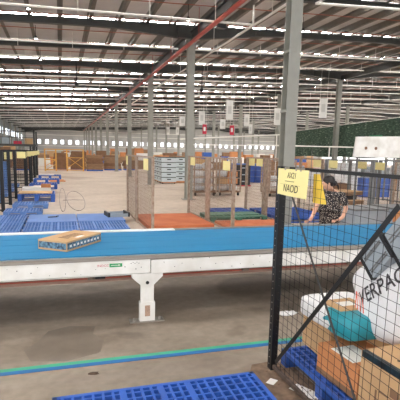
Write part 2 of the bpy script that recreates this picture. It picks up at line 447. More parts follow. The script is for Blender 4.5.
for x_ in (-5.4, -3.9, -2.4, -.9, .25, 2.1, 3.6, 5.1, 6.6, 8.1): cb('cross_member', belt_under, [(x_, 4.96, .53, x_+.08, 6.44, .60)])
for x_ in (-3.3, .91, 5.2, 9.4):
    ox = x_-.91
    lg = MB()
    lg.prism([(-.18+ox,.572),(.18+ox,.572),(.18+ox,.54),(.075+ox,.44),(.075+ox,.2),(-.075+ox,.2),(-.075+ox,.44),(-.18+ox,.54)], -.005, .05)
    l = lg.build('leg', white_paint, t)
    b = MB(); b.box(-.088+ox, -.012, .012, .088+ox, .065, .24); b.build('foot_sleeve', white_paint, l)
    b = MB(); b.box(-.2+ox, -.03, 0, .2+ox, .1, .012)
    b.build('base_plate', alu, l)
    for sx in (-.15, .15):
        b = MB(); b.tube([(sx+ox, .03, .012), (sx+ox, .03, .04)], .016, 8); b.build('anchor_bolt', alu, l)
    b = MB(); b.tube([(ox, -.012, .47), (ox, .0, .47)], .02, 10); b.build('pivot_bolt', black_steel, l)
    b = MB(); b.box(-.03+ox, -.014, .07, .03+ox, -.012, .2); b.build('sticker', mat('faded_sticker', (190,160,140), .7, 0, .3, 60), l)
# direction label on the side panel and small marks
b = MB(); b.box(.485+dx, -.002, .672, .625+dx, -.0003, .712); ar = b.build('direction_label', label_green, t); ar['label'] = 'green sticker with white arrow'
b = MB(); b.box(.50+dx, -.003, .689, .585+dx, -.002, .695); b.prism([(.585+dx,.682),(.608+dx,.692),(.585+dx,.702)], -.003, -.002); b.build('arrow', paper, ar)
me = text_mesh('INDCC', .036, thick=.0005, sx=1.1)
me.materials.append(label_red); o = bpy.data.objects.new('lettering', me); COL.objects.link(o); o.parent = t; o.rotation_euler = (PI/2, 0, 0); o.location = (.415+dx, -.001, .692); o['label'] = 'red lettering'
b = MB()
for i in range(46):
    x_ = -1.0 + i*.11 + random.uniform(-.04, .04); z_ = random.uniform(.6, .73); s_ = random.uniform(.002, .005)
    b.box(x_+dx-s_, -.002, z_-s_, x_+dx+s_, -.0002, z_+s_)
for i in range(5): b.box(.72+dx+i*.022, -.002, .70+(i % 2)*.012, .73+dx+i*.022, -.0002, .706+(i % 2)*.012)
o = b.build('rivets', black_steel, t)
b = MB(); b.box(.3+dx, .03, .535, .44+dx, .08, .572); b.build('limit_switch', black_pl, t)

# ------------------------------------------------------------------ carton on the belt
ax, ay = Vector((.32,-.26,0)), None
ang = math.atan2(.55, .42)
t = empty('flat_carton', (.04, 5.22, .802), ang, 'flat brown carton with dark printed sides lying on the blue belt', 'box')
W_, D_, H_ = .70, .40, .115
b = MB(); b.box(0, 0, 0, W_, D_, H_); b.build('body', kraft, t)
dkp = mat('navy_print', (34,48,72), .6, 0, .5, 30, rgb2=(110,150,170))
b = MB(); b.box(.01, -.003, .022, W_-.01, .0, .095); o = b.build('printed_side', dkp, t)
b = MB(); b.box(-.003, .01, .022, 0, D_-.01, .095); b.build('printed_side', dkp, t)
b = MB()
for i in range(5): b.box(.18+.07*i, .12+.02*(i % 2), H_, .22+.07*i, .26, H_+.001)
b.build('top_print', kraft_d, t)
b = MB(); b.box(.28, .05, H_, .42, .1, H_+.001); b.build('label', paper, t)
b = MB()
for i in range(9): b.box(.05+.07*i, -.005, .045, .085+.07*i, -.003, .07)
b.build('print_marks', paper, t)

# ------------------------------------------------------------------ cage panels
def wires(b, L, H, z0, sx, sz, r):
    # wires in the local x-z plane
    n_ = int(L/sx)
    for i in range(1, n_+1):
        x_ = i*L/(n_+1); b.bar((x_, 0, z0), (x_, 0, H), r*2, r*2)
    k = int((H-z0)/sz)
    for j in range(1, k+1):
        z_ = z0 + j*(H-z0)/(k+1); b.bar((0, r*1.5, z_), (L, r*1.5, z_), r*2, r*2)
def panel(loc, rz, L, H, m, wm, lab, group, name='mesh_panel', sx=.05, sz=.06, r=.0014, pw=.05, brace=False, z0=.06):
    t = empty(name, loc, rz, lab, 'mesh panel', group)
    for x_ in (0, L):
        b = MB(); b.box(x_-pw/2, -.02, 0, x_+pw/2, .02, H); b.build('post', m, t)
    b = MB(); b.box(pw/2, -.013, H-.04, L-pw/2, .013, H); b.build('top_rail', m, t)
    b = MB(); b.box(pw/2, -.013, z0-.02, L-pw/2, .013, z0+.02); b.build('bottom_rail', m, t)
    b = MB(); wires(b, L, H-.03, z0, sx, sz, r); b.build('wire_mesh', wm, t)
    return t
def sign(loc, rz, lab, wd=.40, ht=.21, back=False, marks=True, tilt=0):
    t = empty('paper_sign', loc, rz, lab, 'sign', 'yellow paper signs on the cages')
    b = MB(); b.box(-wd/2, -.003, -ht, wd/2, 0, 0); b.build('sheet', yellow, t)
    return t

# near black panel, runs towards the camera
t = empty('mesh_panel', (1.81, 3.5, 0), -PI/2, 'near black mesh panel with crossed braces in front of the cartons', 'mesh panel')
L = 1.64; H = 1.85
b = MB(); b.box(-.04, -.03, 0, -.005, .03, H); b.box(.0, -.03, 0, .03, .03, H); b.build('post', black_steel, t)
b = MB(); b.box(L-.03, -.03, 0, L+.04, .03, H); b.build('post', black_steel, t)
b = MB(); b.box(.03, -.012, H-.024, L-.03, .012, H); b.build('top_rail', black_steel, t)
b = MB(); b.box(.03, -.015, .02, L-.03, .015, .055); b.build('bottom_rail', mat('rusty_rail', (96,80,70), .8, 0, .4, 20), t)
b = MB(); b.bar((.08, -.012, .10), (1.44, -.012, 1.68), .035, .006, (0, 1, 0)); b.build('brace', black_steel, t)
b = MB(); b.bar((.12, -.006, 1.72), (1.24, -.006, .32), .020, .005, (0, 1, 0)); b.build('brace', mat('brace_grey', (60,58,56), .5), t)
b = MB()
wires(b, L, H-.02, .04, .08, .066, .0012)
for v in range(0): pass
# light bow in the wires
b.v = [(p[0], p[1] + .008*math.sin(p[0]*7)*math.sin(p[2]*5), p[2] + .004*math.sin(p[0]*11)) for p in b.v]
b.build('wire_mesh', wire_dk, t)
b = MB()
for i in range(28): b.box(-.012, -.034, .05+i*.065, -.004, -.03, .058+i*.065)
b.build('weld_dots', alu, t)

# paper sign with text on the near panel (faces -X)
t = empty('paper_sign', (1.765, 3.235, 1.835), -PI/2, 'large yellow sign reading AX21 NAOD clipped to the near black panel', 'sign')
def sheetfn(u, v): return (-.25+.50*u, -.012*math.sin(u*PI)*(v)-.012*v*u, -.215*v)
b = MB(); b.grid(sheetfn, 10, 6)
nb = len(b.v); 
b.v += [(p[0], p[1]+.0012, p[2]) for p in b.v]; b.f += [tuple(i+nb for i in reversed(f_)) for f_ in b.f]; b.mi = [0]*len(b.f)
b.build('sheet', yellow, t, smooth=True)
for txt, size, z_, sx_ in (('AX21', .066, -.052, .95), ('NAOD', .084, -.157, 1.0), ('000-0000', .018, -.097, 1.1)):
    if '0-' in txt:
        bb = MB()
        for i in range(9): bb.box(-.075+i*.017, -.0255, -.1, -.064+i*.017, -.0245, -.093)
        bb.build('small_print', ink_grey, t); continue
    me = text_mesh(txt, size, thick=.0004, sx=sx_); me.materials.append(ink)
    for v in me.vertices:
        u_ = (v.co.x+.22)/.44; vv = max(0, min(1, -(v.co.y+z_)/.205)); v.co.z += .012*math.sin(u_*PI)*vv + .012*vv*u_ + .002
    o = bpy.data.objects.new('lettering', me); COL.objects.link(o); o.parent = t; o.rotation_euler = (PI/2, 0, 0); o.location = (0, 0, z_)
bb = MB()
bb.box(-.16, -.0215, -.125, .16, -.0205, -.1235); bb.build('rule_line', ink_grey, t)
for x_ in (-.12, .06, .13):
    bb = MB(); bb.box(x_-.008, -.006, -.012, x_+.008, .03, .014); bb.build('clip', alu, t)
# second card behind it
t = empty('paper_sign', (1.83, 2.99, 1.81), -PI/2, 'curled yellow card hanging behind the large paper sign', 'sign')
b = MB(); b.grid(lambda u, v: (-.04+.04*u+.10*v*u, .03*u*u+.01*v, -.22*v), 8, 6); nb = len(b.v)
b.v += [(p[0], p[1]+.0015, p[2]) for p in b.v]; b.f += [tuple(i+nb for i in reversed(f_)) for f_ in b.f]; b.mi = [0]*len(b.f)
b.build('sheet', yellow_d, t, smooth=True)

# near partition: more panels behind the belt (brown) along the length of the hall
def sgn(x, y, z, rz, lab, wd, ht):
    return sign((x, y, z), rz, lab, wd, ht)
brown = [(1.97, 14.10, 1.70, 'brown mesh panel left of the middle, farther half of its cage wall'),
         (1.97, 12.22, 2.2, 'brown mesh panel left of the middle, nearer half of its cage wall'),
         (3.93, 14.0, 1.9, 'brown mesh panel at the centre, farther half of its cage wall'),
         (3.93, 11.92, 1.88, 'brown mesh panel at the centre, nearer half of its cage wall'),
         (5.93, 14.0, 1.38, 'brown mesh panel left of the near column, farther half'),
         (5.93, 12.42, 1.5, 'brown mesh panel left of the near column, nearer half'),
         (7.93, 14.0, 1.38, 'brown mesh panel behind the woman, farther half'),
         (7.93, 12.4, 2.2, 'grey brown mesh panel right of the woman, nearer half'),
         (9.93, 14.0, 1.38, 'brown mesh panel by the right edge, farther half'),
         (9.93, 12.4, 1.5, 'brown mesh panel by the right edge, nearer half')]
for i, (X, Y, L, lab) in enumerate(brown):
    panel((X, Y, 0), -PI/2, L, 1.84, brown_steel if i < 7 else grey_steel, wire_br, lab, 'mesh panels behind the conveyor', sx=.05, sz=.10, r=.0014, pw=.15)
for i, (x_, y_, rz, wd, ht, lab) in enumerate([
    (1.94, 13.72, -.5, .17, .24, 'narrow yellow sign on the left end of the leftmost brown panel'),
    (2.46, 11.4, -.5, .20, .32, 'yellow sign hung crooked on the left brown cage, right of two'),
    (2.30, 11.6, -.4, .16, .28, 'yellow sign hung crooked on the left brown cage, left of two'),
    (3.90, 13.4, -.45, .18, .24, 'yellow sign on the left end of the centre cage'),
    (4.60, 10.85, -.4, .20, .25, 'yellow sign on the right end of the centre cage'),
    (5.92, 13.55, -.5, .22, .25, 'yellow sign on the cage left of the nearest column, left of two'),
    (6.15, 13.2, -.5, .2, .25, 'yellow sign on the cage left of the nearest column, right of two'),
    (9.0, 14.2, -.6, .3, .22, 'yellow sign seen just above the big sign, left of two'),
    (9.5, 14.1, -.6, .26, .25, 'yellow sign seen just above the big sign, right of two'),
    (11.6, 14.6, -.6, .3, .24, 'yellow sign under the white board, left of two'),
    (11.9, 14.5, -.6, .34, .24, 'yellow sign under the white board, right of two')]):
    pass
SIGNPOS = []
def put_sign(px, pz, X, Y, rz, wd, ht, lab):
    s_ = sign((X, Y, pz), rz, lab, wd, ht); return s_
put_sign(0, 1.80, 1.94, 13.95, -PI/2, .34, .26, 'narrow yellow sign on the farther leftmost brown panel')
put_sign(0, 1.78, 1.94, 10.75, -PI/2, .62, .27, 'yellow sign hung on the nearer leftmost brown panel')
put_sign(0, 1.80, 3.90, 13.5, -PI/2, .5, .24, 'yellow sign on the left end of the centre cage wall')
put_sign(0, 1.76, 3.90, 10.5, -PI/2, .5, .23, 'yellow sign on the right end of the centre cage wall')
put_sign(0, 1.80, 5.90, 13.55, -PI/2, .46, .23, 'yellow sign on the cage left of the nearest column, left of two')
put_sign(0, 1.80, 5.90, 12.95, -PI/2, .46, .23, 'yellow sign on the cage left of the nearest column, right of two')
put_sign(0, 1.80, 7.90, 12.9, -PI/2, .46, .23, 'yellow sign above the big paper sign, left of two')
put_sign(0, 1.80, 7.90, 12.0, -PI/2, .46, .23, 'yellow sign above the big paper sign, right of two')
put_sign(0, 1.76, 9.90, 13.3, -PI/2, .5, .24, 'yellow sign under the white board, left of two')
put_sign(0, 1.76, 9.90, 12.4, -PI/2, .5, .24, 'yellow sign under the white board, right of two')

# black posts / panels along the left aisle, each across its bay
lp = [15.0, 16.9, 19.0, 21.3, 23.8, 26.4, 29.2, 32.4, 36.0]
for i, y in enumerate(lp):
    X = (-1.74, -1.72, -1.71, -1.50, -1.62, -1.62, -1.7, -1.72, -1.72)[i]
    panel((-3.6, y, 0), 0, X + 3.6, 1.86, black_steel, wire_dk, 'black mesh panel at the left aisle, ' + ordn(i+1) + ' from the camera', 'black cage panels at the left', pw=.11, sx=.1, sz=.1, r=.002)
    if i < 8: sg = (( -1.86,15.0,.2),(-1.73,16.9,.26),(-1.47,19.0,.32),(-1.52,21.3,.2),(-1.50,23.8,.2),(-1.48,26.4,.2),(-1.48,29.2,.22),(-1.46,32.4,.22))[i]; sign((sg[0], sg[1]+.09, 1.83), 0, 'yellow sign on the black panel, ' + ordn(i+1) + ' down the left aisle', sg[2], .25)
    b = MB(); b.box(-.02, -.01, 0, .02, .01, .16)
# crossing thin braces among left posts
t = empty('mesh_panel', (-3.7, 15.0, 0), PI/2, 'black mesh panel running lengthwise at the left edge', 'mesh panel')
b = MB(); b.bar((0,0,1.84), (6,0,1.84), .04, .04); b.build('top_rail', black_steel, t)
b = MB(); wires(b, 6, 1.82, .05, .12, .12, .002); b.build('wire_mesh', wire_dk, t)
b = MB(); b.box(5.97, -.03, 0, 6.03, .03, 1.86); b.build('post', black_steel, t)

# ------------------------------------------------------------------ pallets behind the belt
G = 'blue pallets left of the middle'
pallet(1.2, 1.25, 16, 10, 'plastic_pallet', blue_pl2, (-2.12, 10.5, 0), 'blue grid pallet at the left edge right behind the belt', G)
pallet(1.22, 1.25, 16, 10, 'plastic_pallet', blue_pl2, (-.86, 10.5, 0), 'blue grid pallet behind the belt, second from left', G)
pallet(1.14, 1.25, 16, 10, 'plastic_pallet', blue_pl2, (.39, 10.5, 0), 'blue grid pallet behind the belt, beside the brown posts', G)
pallet(1.2, 1.4, 16, 10, 'plastic_pallet', blue_pl2, (-2.12, 11.8, 0), 'blue pallet at the left edge, in the second row behind the belt', G)
for x_, w_, lab in ((-.86, 1.22, 'smooth topped pale blue pallet, left one of the second row'), (.39, 1.2, 'smooth topped pale blue pallet holding the grey tray')):
    t = empty('plastic_pallet', (x_, 11.8, 0), 0, lab, 'pallet', G)
    b = MB(); b.box(0, 0, .10, w_, 1.4, .15); b.build('deck', blue_pl2, t)
    for j in (0, .65, 1.3):
        b = MB(); b.box(0, j, 0, w_, j+.1, .10); b.build('runner', blue_pl2, t)
# tray on pallet
t = empty('tray', (1.25, 12.35, .151), .12, 'small grey tray with black ends on a pale blue pallet', 'tray')
b = MB(); b.box(0,0,0,.5,.55,.02); b.box(0,0,.02,.5,.02,.09); b.box(0,.53,.02,.5,.55,.09); b.build('body', grey_tote, t)
b = MB(); b.box(-.05,-.01,0,0,.56,.12); b.build('handle_end', black_pl, t); b = MB(); b.box(.5,-.01,0,.55,.56,.12); b.build('handle_end', black_pl, t)
b = MB(); b.box(-.12,-.03,0,.12,.03,.02); b.box(.1,-.02,.02,.16,.02,.035)
tag(b.build('box_cutter', black_pl, None, (-.25, 12.6, .151), rz=.15), 'small black box cutter lying on the pale blue pallet', 'tool')
# left aisle pallets
lpal = [(-1.62, 13.85, 1.05, .9, 'blue grid pallet by the first black post', 12, 8, 0), (-1.55, 15.7, 1.1, .95, 'blue grid pallet by the second black post', 12, 8, 0),
        (-1.55, 17.7, 1.3, 1.3, 'blue pallet carrying a brown sheet at the left aisle', 12, 8, .14), (-1.6, 19.8, 1.3, 1.2, 'blue pallet carrying a white carton at the left aisle', 12, 8, 0),
        (-1.5, 23.4, 1.3, 1.2, 'blue pallet behind the white carton', 10, 8, .1), (-1.5, 27.0, 1.4, 1.2, 'blue pallet sixth along the left aisle', 10, 8, .12), (-1.4, 31.0, 1.4, 1.2, 'blue pallet with flattened cartons far along the left aisle', 10, 8, .12)]
for x_, y_, w_, d_, lab, nx, ny, ex in lpal:
    pallet(w_, d_, nx, ny, 'plastic_pallet', blue_pl if ex else blue_pl2, (x_, y_, 0), lab, G, H=.15+ex)
for i, y_ in enumerate((13.6, 15.5, 17.5, 19.6, 21.9, 24.3)):
    pallet(1.2, 1.1, 12, 10, 'plastic_pallet', blue_pl2, (-3.3, y_, 0), 'blue pallet inside the left cages, ' + ordn(i+1) + ' from the camera', G)
    k = 2 + i % 2
    for j in range(k):
        b = MB(); b.box(-.3,-.25,0,.3,.25,.38)
        tag(b.build('plastic_crate', blue_pl2, None, (-2.9+.05*j, y_+.5, .152+.383*j)), 'pale blue crate in the left cages, ' + ('bottom','second','third')[j] + ' of stack ' + ordn(i+1) + ' from the camera', 'crate', 'blue crates in the left cages')
def carton(loc, size, lab, m=kraft, rz=0, group=None, tape=True, name='carton'):
    w_, d_, h_ = size
    t = empty(name, loc, rz, lab, 'box', group)
    b = MB(); b.box(-w_/2, -d_/2, 0, w_/2, d_/2, h_); b.build('body', m, t)
    if tape:
        b = MB(); b.box(-w_/2-.0015, -.03, h_*.7, w_/2+.0015, .03, h_+.0015); b.build('tape', kraft_d, t)
    return t
b = MB(); b.box(-.6,-.5,0,.6,.5,.03); tag(b.build('board_sheet', kraft, None, (-.95, 18.4, .292)), 'brown board sheet lying on a blue pallet by the left aisle', 'board')
carton((-1.0, 20.3, .152), (1.1, .8, .22), 'low white carton on a pallet at the left aisle', paper, 0, tape=False)
carton((-.62, 20.0, .373), (.38, .35, .14), 'small orange carton on the low white carton', kraft_o)
for i, (x_, y_, a) in enumerate(((-.9, 31.5, .3), (-.3, 30.2, -.4), (-.2, 29.3, .6))):
    b = MB(); b.box(-.45,-.3,0,.45,.3,.05); tag(b.build('flattened_carton', kraft_o if i else paper, None, (x_, y_, .272 if i == 0 else .0)), ('white flattened carton on the far left pallet', 'brown flattened carton lying on the floor by the left pallets', 'brown flattened carton on the floor nearest the aisle')[i], 'carton')
# thin cord loops on the floor
b = MB()
b.tube([(.03+.12*math.sin(a), 19.4+4.6*math.cos(a), .008) for a in [2*PI*i/28 for i in range(29)]], .007, 5)
b.tube([(.52+.33*math.sin(a), 18.6+3.6*math.cos(a), .008) for a in [2*PI*i/28 for i in range(29)]], .007, 5)
b.tube([(.05, 18.2, .009), (.4, 18.35, .009), (.82, 18.2, .009)], .006, 5)
tag(b.build('loose_cable', black_pl), 'thin dark cord loops lying on the cream floor at the left', 'cord')
# orange boards, green and blue pallets right of the middle
for x_, y_, w_, d_, m_, lab in ((2.08, 11.1, 1.75, 2.25, orange_sheet, 'orange plywood sheet on the floor behind the belt, left of the centre cage'),):
    b = MB(); b.box(0,0,0,w_,d_,.09); tag(b.build('plywood_sheet', m_, None, (x_, y_, 0)), lab, 'board')
b = MB(); b.box(0,0,0,1.8,1.2,.09); tag(b.build('plywood_sheet', orange_sheet, None, (4.05, 10.5, 0)), 'orange plywood sheet in front of the green pallet', 'board')
pallet(1.75, 1.1, 14, 8, 'plastic_pallet', green_pl, (4.02, 11.95, 0), 'green plastic pallet inside the centre cage', solid=True)
pallet(1.75, 1.2, 16, 10, 'plastic_pallet', blue_pl, (6.06, 11.5, 0), 'blue pallet below the nearest column, nearer one of two', 'blue pallets right of the middle')
pallet(1.75, 1.2, 16, 10, 'plastic_pallet', blue_pl, (6.06, 12.75, 0), 'blue pallet below the nearest column, farther one of two', 'blue pallets right of the middle')
pallet(1.2, .95, 12, 8, 'plastic_pallet', blue_pl, (4.6, 13.1, 0), 'blue pallet just behind the green pallet', 'blue pallets right of the middle')
pallet(1.2, 1.2, 12, 10, 'plastic_pallet', blue_pl, (5.0, 8.3, 0), 'blue pallet on the floor left of the woman', 'blue pallets right of the middle')
pallet(1.2, 1.2, 12, 10, 'plastic_pallet', blue_pl, (5.5, 7.0, 0), 'blue pallet on the floor right of the woman', 'blue pallets right of the middle')

# ------------------------------------------------------------------ front pallet
pallet(1.60, 1.25, 22, 16, 'plastic_pallet', blue_pl, (-.11, 1.98, 0), 'large blue grid pallet at the bottom of the photo, nearest the camera')
# floor litter
b = MB(); b.box(-.05,-.035,0,.05,.035,.002); tag(b.build('paper_scrap', paper, None, (1.70, 3.28, .001), rz=.7), 'small white paper scrap with orange print outside the black panel', 'paper')
b = MB(); b.box(-.13,-.06,0,.13,.06,.002); tag(b.build('paper_scrap', paper, None, (1.90, 3.05, .001), rz=-1.1), 'white sheet on the floor just inside the black panel', 'paper')
b = MB(); b.blob((0,0,.015),(.12,.07,.015),noise=.3,seed=3); b.blob((.12,.03,.01),(.05,.05,.01),noise=.3,seed=4); tag(b.build('plastic_scrap', wht_film, None, (2.6, 4.75, 0), smooth=True), 'crumpled clear plastic scrap on the floor under the conveyor, behind the panel', 'litter')
b = MB()
for i in range(60):
    a, r_ = random.uniform(0, 6.3), random.random()
    b.blob((1.86+.09*random.gauss(0,1)*.6, 3.3+.22*random.gauss(0,1), .004), (random.uniform(.004,.016),)*2+(.004,), nu=6, nv=4)
tag(b.build('floor_debris', mat('debris', (150,120,98), .9, 0, .5, 40), None), 'loose crumbs and dirt around the foot of the black panel', 'debris', kind='stuff')
b = MB()
b.blob((0,0,0),(.05,.03,.002),noise=.3,nu=12,nv=4)
tag(b.build('oil_spot', grime, None, (.22, 3.82, .002), smooth=True), 'dark oil spot on the concrete between tape line and pallet', 'stain')

b = MB(); b.prism([(-.16,-1.0),(.30,-1.1),(.26,.05),(.1,.14),(-.1,.12),(-.2,-.05),(-.14,-.4),(-.22,-.7)], 0, .0012, 'z')
tag(b.build('dirt_patch', mat('dirt_film', (136,112,92), .9, 0, .4, 14), None, (1.76, 3.50, .0002)), 'brown dirt patch on the concrete along the foot of the black panel', 'stain', kind='stuff')
b = MB(); b.prism([(-.34,-.42),(-.02,-.5),(.3,-.38),(.36,-.1),(.26,.1),(.3,.3),(.02,.38),(-.2,.28),(-.3,.02),(-.42,-.16)], 0, .001, 'z')
tag(b.build('damp_stain', mat('damp_concrete', (126,114,101), .4, 0, .16, 5), None, (.02, 4.62, .0003)), 'dark damp stain on the concrete just beyond the tape line at the left', 'stain', kind='stuff')
# ------------------------------------------------------------------ cage contents
pallet(1.2, 1.3, 16, 14, 'plastic_pallet', blue_pl, (1.94, 2.28, 0), 'blue grid pallet under the cartons behind the black panel')
def box_rot(name, m, loc, size, rz, lab, rx=0):
    t = empty(name, loc, rz, lab, 'box'); t.rotation_euler = (rx, 0, rz)
    b = MB(); b.box(-size[0]/2, -size[1]/2, 0, size[0]/2, size[1]/2, size[2]); b.build('body', m, t)
    return t
ob = box_rot('carton', kraft_o, (2.26, 2.86, .155), (.46, .50, .25), .06, 'orange brown carton behind the black panel with a white label on top')
b = MB(); b.box(-.2,-.15,.25,.02,.12,.252); b.build('label', paper, ob)
b = MB(); b.box(-.232,-.252,.001,-.2305,.252,.05); b.build('base_strip', kraft_d, ob)
kb = box_rot('carton', kraft, (2.44, 3.40, .155), (.5, .50, .33), -.05, 'kraft carton under the white and teal parcel')
b = MB(); b.box(-.25,-.03,.33,.25,.03,.3315); b.build('tape', kraft_d, kb)
rb = box_rot('carton', kraft, (2.30, 2.28, .155), (.5, .60, .42), .05, 'kraft carton at the bottom right with black and teal tape along its edge')
b = MB(); b.box(-.252,-.292,.375,-.249,.292,.42); b.box(-.252,-.292,.42,-.21,.292,.422); b.build('tape', mat('strap_black_teal', (30,52,58), .4, 0, .3, 18, rgb2=(16,20,24)), rb)
b = MB(); b.box(-.253,.12,.10,-.250,.135,.2); b.box(-.253,.02,.20,-.250,.10,.21); b.box(-.253,-.08,.22,-.250,.0,.28); b.build('print_marks', kraft_d, rb)
me = text_mesh('US', .08, sx=1); me.materials.append(ink); o = bpy.data.objects.new('lettering', me); COL.objects.link(o); o.parent = rb; o.rotation_euler = (0, 0, -PI/2+.2); o.location = (-.12, -.1, .4215)
b = MB(); b.tube([(-.05+.1*math.cos(a), .12+.1*math.sin(a), .424) for a in [3.6+i*.25 for i in range(7)]], .004, 4); b.build('pen_arc', ink, rb)
sb = box_rot('carton', kraft, (2.66, 2.80, .406), (.4, .5, .22), .15, 'kraft carton wedged between the teal parcel and the white sack')
# parcel
t = empty('plastic_parcel', (2.38, 3.22, .487), .04, 'soft white and teal plastic parcel with a label, behind the black panel', 'parcel')
b = MB(); b.blob((0,.1,.095),(.29,.27,.092),.26,18,12,.03,seed=2); b.build('white_part', wht_film, t, smooth=True)
b = MB(); b.blob((0,-.19,.10),(.285,.20,.098),.26,18,12,.04,seed=5); b.build('teal_part', teal_film, t, smooth=True)
b = MB(); b.box(-.22,-.18,.19,.08,.1,.203); lb = b.build('brown_patch', kraft, t)
b = MB(); b.box(-.14,-.08,.203,.02,.02,.205); b.build('label', paper, lb)
# white sack with text
SC = Vector((2.62, 2.58, .91))
b = MB(); Ms = Matrix.Rotation(math.radians(-20), 4, 'X')
b.blob((0,0,0), (.31,.72,.35), .6, 44, 30, .045, Ms, seed=9)
sk = b.build('woven_sack', mat('sack_white', (240,240,242), .5, 0, .05, 6), None, SC, smooth=True)
tag(sk, 'large white sack with dark lettering piled on cartons behind the black panel', 'sack')
bv = BVHTree.FromPolygons([Vector(v) for v in b.v], b.f)
me = text_mesh('VERPAC', .165, thick=0, sx=1.05, bold=.002)
bmm = bmesh.new(); bmm.from_mesh(me); bmesh.ops.triangulate(bmm, faces=bmm.faces[:]); 
bmesh.ops.subdivide_edges(bmm, edges=[e for e in bmm.edges if e.calc_length() > .03], cuts=3, use_grid_fill=True)
bmm.to_mesh(me); bmm.free()
ca, sa = math.cos(math.radians(36)), math.sin(math.radians(36))
for v in me.vertices:
    lx, ly = v.co.x, v.co.y
    y_ = -(lx*ca - ly*sa) + .20; z_ = lx*sa + ly*ca + .045
    hit = bv.ray_cast(Vector((-2, y_, z_)), Vector((1, 0, 0)))
    v.co = Vector(((hit[0].x - .004) if hit[0] else -.2, y_, z_))
me.materials.append(mat('sack_ink', (70,66,70), .7)); o = bpy.data.objects.new('lettering', me); COL.objects.link(o); o.parent = sk
rm = MB()
for k in range(4):
    y_, z_ = .56-.05*k, -.10+.0*k
    hit = bv.ray_cast(Vector((-2, y_, z_)), Vector((1, 0, 0)))
    hit2 = bv.ray_cast(Vector((-2, y_-.05, z_-.12)), Vector((1, 0, 0)))
    if hit[0] and hit2[0]: rm.tube([hit[0], hit2[0]], .006, 5)
rm.build('red_print', mat('red_print', (226,110,90), .7), sk)
# grey totes leaning above the sack
def tote(loc, ang, size, lab, axz=0):
    t = empty('grey_tote', loc, 0, lab, 'tote', 'grey totes above the sack'); t.rotation_euler = (ang, 0, axz)
    w_, l_, h_ = size
    b = MB(); b.box(-w_/2,-l_/2,-h_/2,w_/2,l_/2,h_/2); b.build('body', grey_tote, t)
    b = MB()
    for s_ in (-1, 1): b.box(-w_/2-.004, s_*l_/2-.015, -h_/2-.005, w_/2+.004, s_*l_/2+.015, h_/2+.005)
    b.build('edge_trim', black_pl, t)
    b = MB()
    for k in (-.3, -.2, .25, .33): b.box(-w_/2-.006,-l_/2+.03,h_*k-.005,-w_/2,l_/2-.03,h_*k+.005)
    b.build('rib', grey_steel, t)
    return t
tote((2.42, 2.47, 1.43), math.radians(-48), (.24, .50, .36), 'upper grey tote with black edges leaning above the white sack')
tote((2.40, 2.82, 1.19), math.radians(-50), (.22, .30, .20), 'lower grey tote with black edges tucked against the white sack')
carton((2.84, 2.25, .156), (.46, .5, .38), 'kraft carton hidden behind the white sack', kraft)

# ------------------------------------------------------------------ woman behind the belt
def skinned(name, pts, edges, m, parent, lev=2):
    me_ = bpy.data.meshes.new(name); me_.from_pydata([p[:3] for p in pts], edges, [])
    o_ = bpy.data.objects.new(name, me_); COL.objects.link(o_); o_.parent = parent
    md = o_.modifiers.new('skin', 'SKIN'); 
    for i, p in enumerate(pts):
        sv = me_.skin_vertices[0].data[i]
        sv.radius = (p[3], p[4] if len(p) > 4 else p[3]); sv.use_root = (i == 0)
    md.use_smooth_shade = True
    sd = o_.modifiers.new('sub', 'SUBSURF'); sd.levels = lev; sd.render_levels = lev
    me_.materials.append(m); return o_
# local frame: -Y faces the camera, origin on the floor between the feet
t = empty('person', (4.60, 6.98, 0), -.62, 'woman in a black dress with white flowers leaning over the belt, head turned left', 'person')
P = [(0,.05,.86,.125,.10), (0,.03,1.0,.115,.09), (0,.0,1.15,.13,.095), (0,-.01,1.27,.12,.085), (0,-.02,1.345,.05,.05), (-.02,-.05,1.38,.045,.045), (-.05,-.08,1.43,.055,.055), (-.06,-.085,1.46,.055,.055),
     (-.175,-.01,1.27,.055), (-.235,-.06,1.06,.042), (-.275,-.30,.90,.033), (-.30,-.42,.855,.028),
     (.175,-.01,1.26,.055), (.27,-.04,1.03,.042), (.22,-.28,.90,.033), (.16,-.36,.865,.028),
     (-.09,.05,.80,.09), (-.10,.05,.46,.06), (-.10,.06,.09,.042), (-.10,-.06,.035,.035),
     (.09,.05,.80,.09), (.10,.05,.46,.06), (.10,.06,.09,.042), (.10,-.06,.035,.035)]
E = [(0,1),(1,2),(2,3),(3,4),(4,5),(5,6),(6,7),(3,8),(8,9),(9,10),(10,11),(3,12),(12,13),(13,14),(14,15),(0,16),(16,17),(17,18),(18,19),(0,20),(20,21),(21,22),(22,23)]
body = skinned('body', P, E, skin, t)
# hands: palm and five fingers each
def hand(c, d, side, up):
    c, d = Vector(c), Vector(d).normalized(); s_ = d.cross(Vector((0,0,1))).normalized()*side
    pts = [(*c, .026, .016), (*(c+d*.05), .034, .016)]; ed = [(0, 1)]
    h_ = skinned('hand', pts, ed, skin, body, 1)
    for k, (o_, ln) in enumerate(((-.03,.055),(-.01,.068),(.01,.072),(.028,.062))):
        a = c + d*.075 + s_*o_; m1 = a + d*ln*.55 + Vector((0,0,-.004)); e_ = m1 + d*ln*.4 + Vector((0,0,-.02))
        skinned('finger', [(*a,.009),(*m1,.008),(*e_,.007)], [(0,1),(1,2)], skin, h_, 1)
    a = c + d*.03 - s_*.034; m1 = a - s_*.025 + d*.025; e_ = m1 + d*.03 - Vector((0,0,.01))
    skinned('thumb', [(*a,.011),(*m1,.010),(*e_,.008)], [(0,1),(1,2)], skin, h_, 1)
hand((-.305,-.435,.853), (-.5,-1,-.2), 1, 0)
hand((.15,-.37,.863), (-.8,-1,-.1), -1, 0)
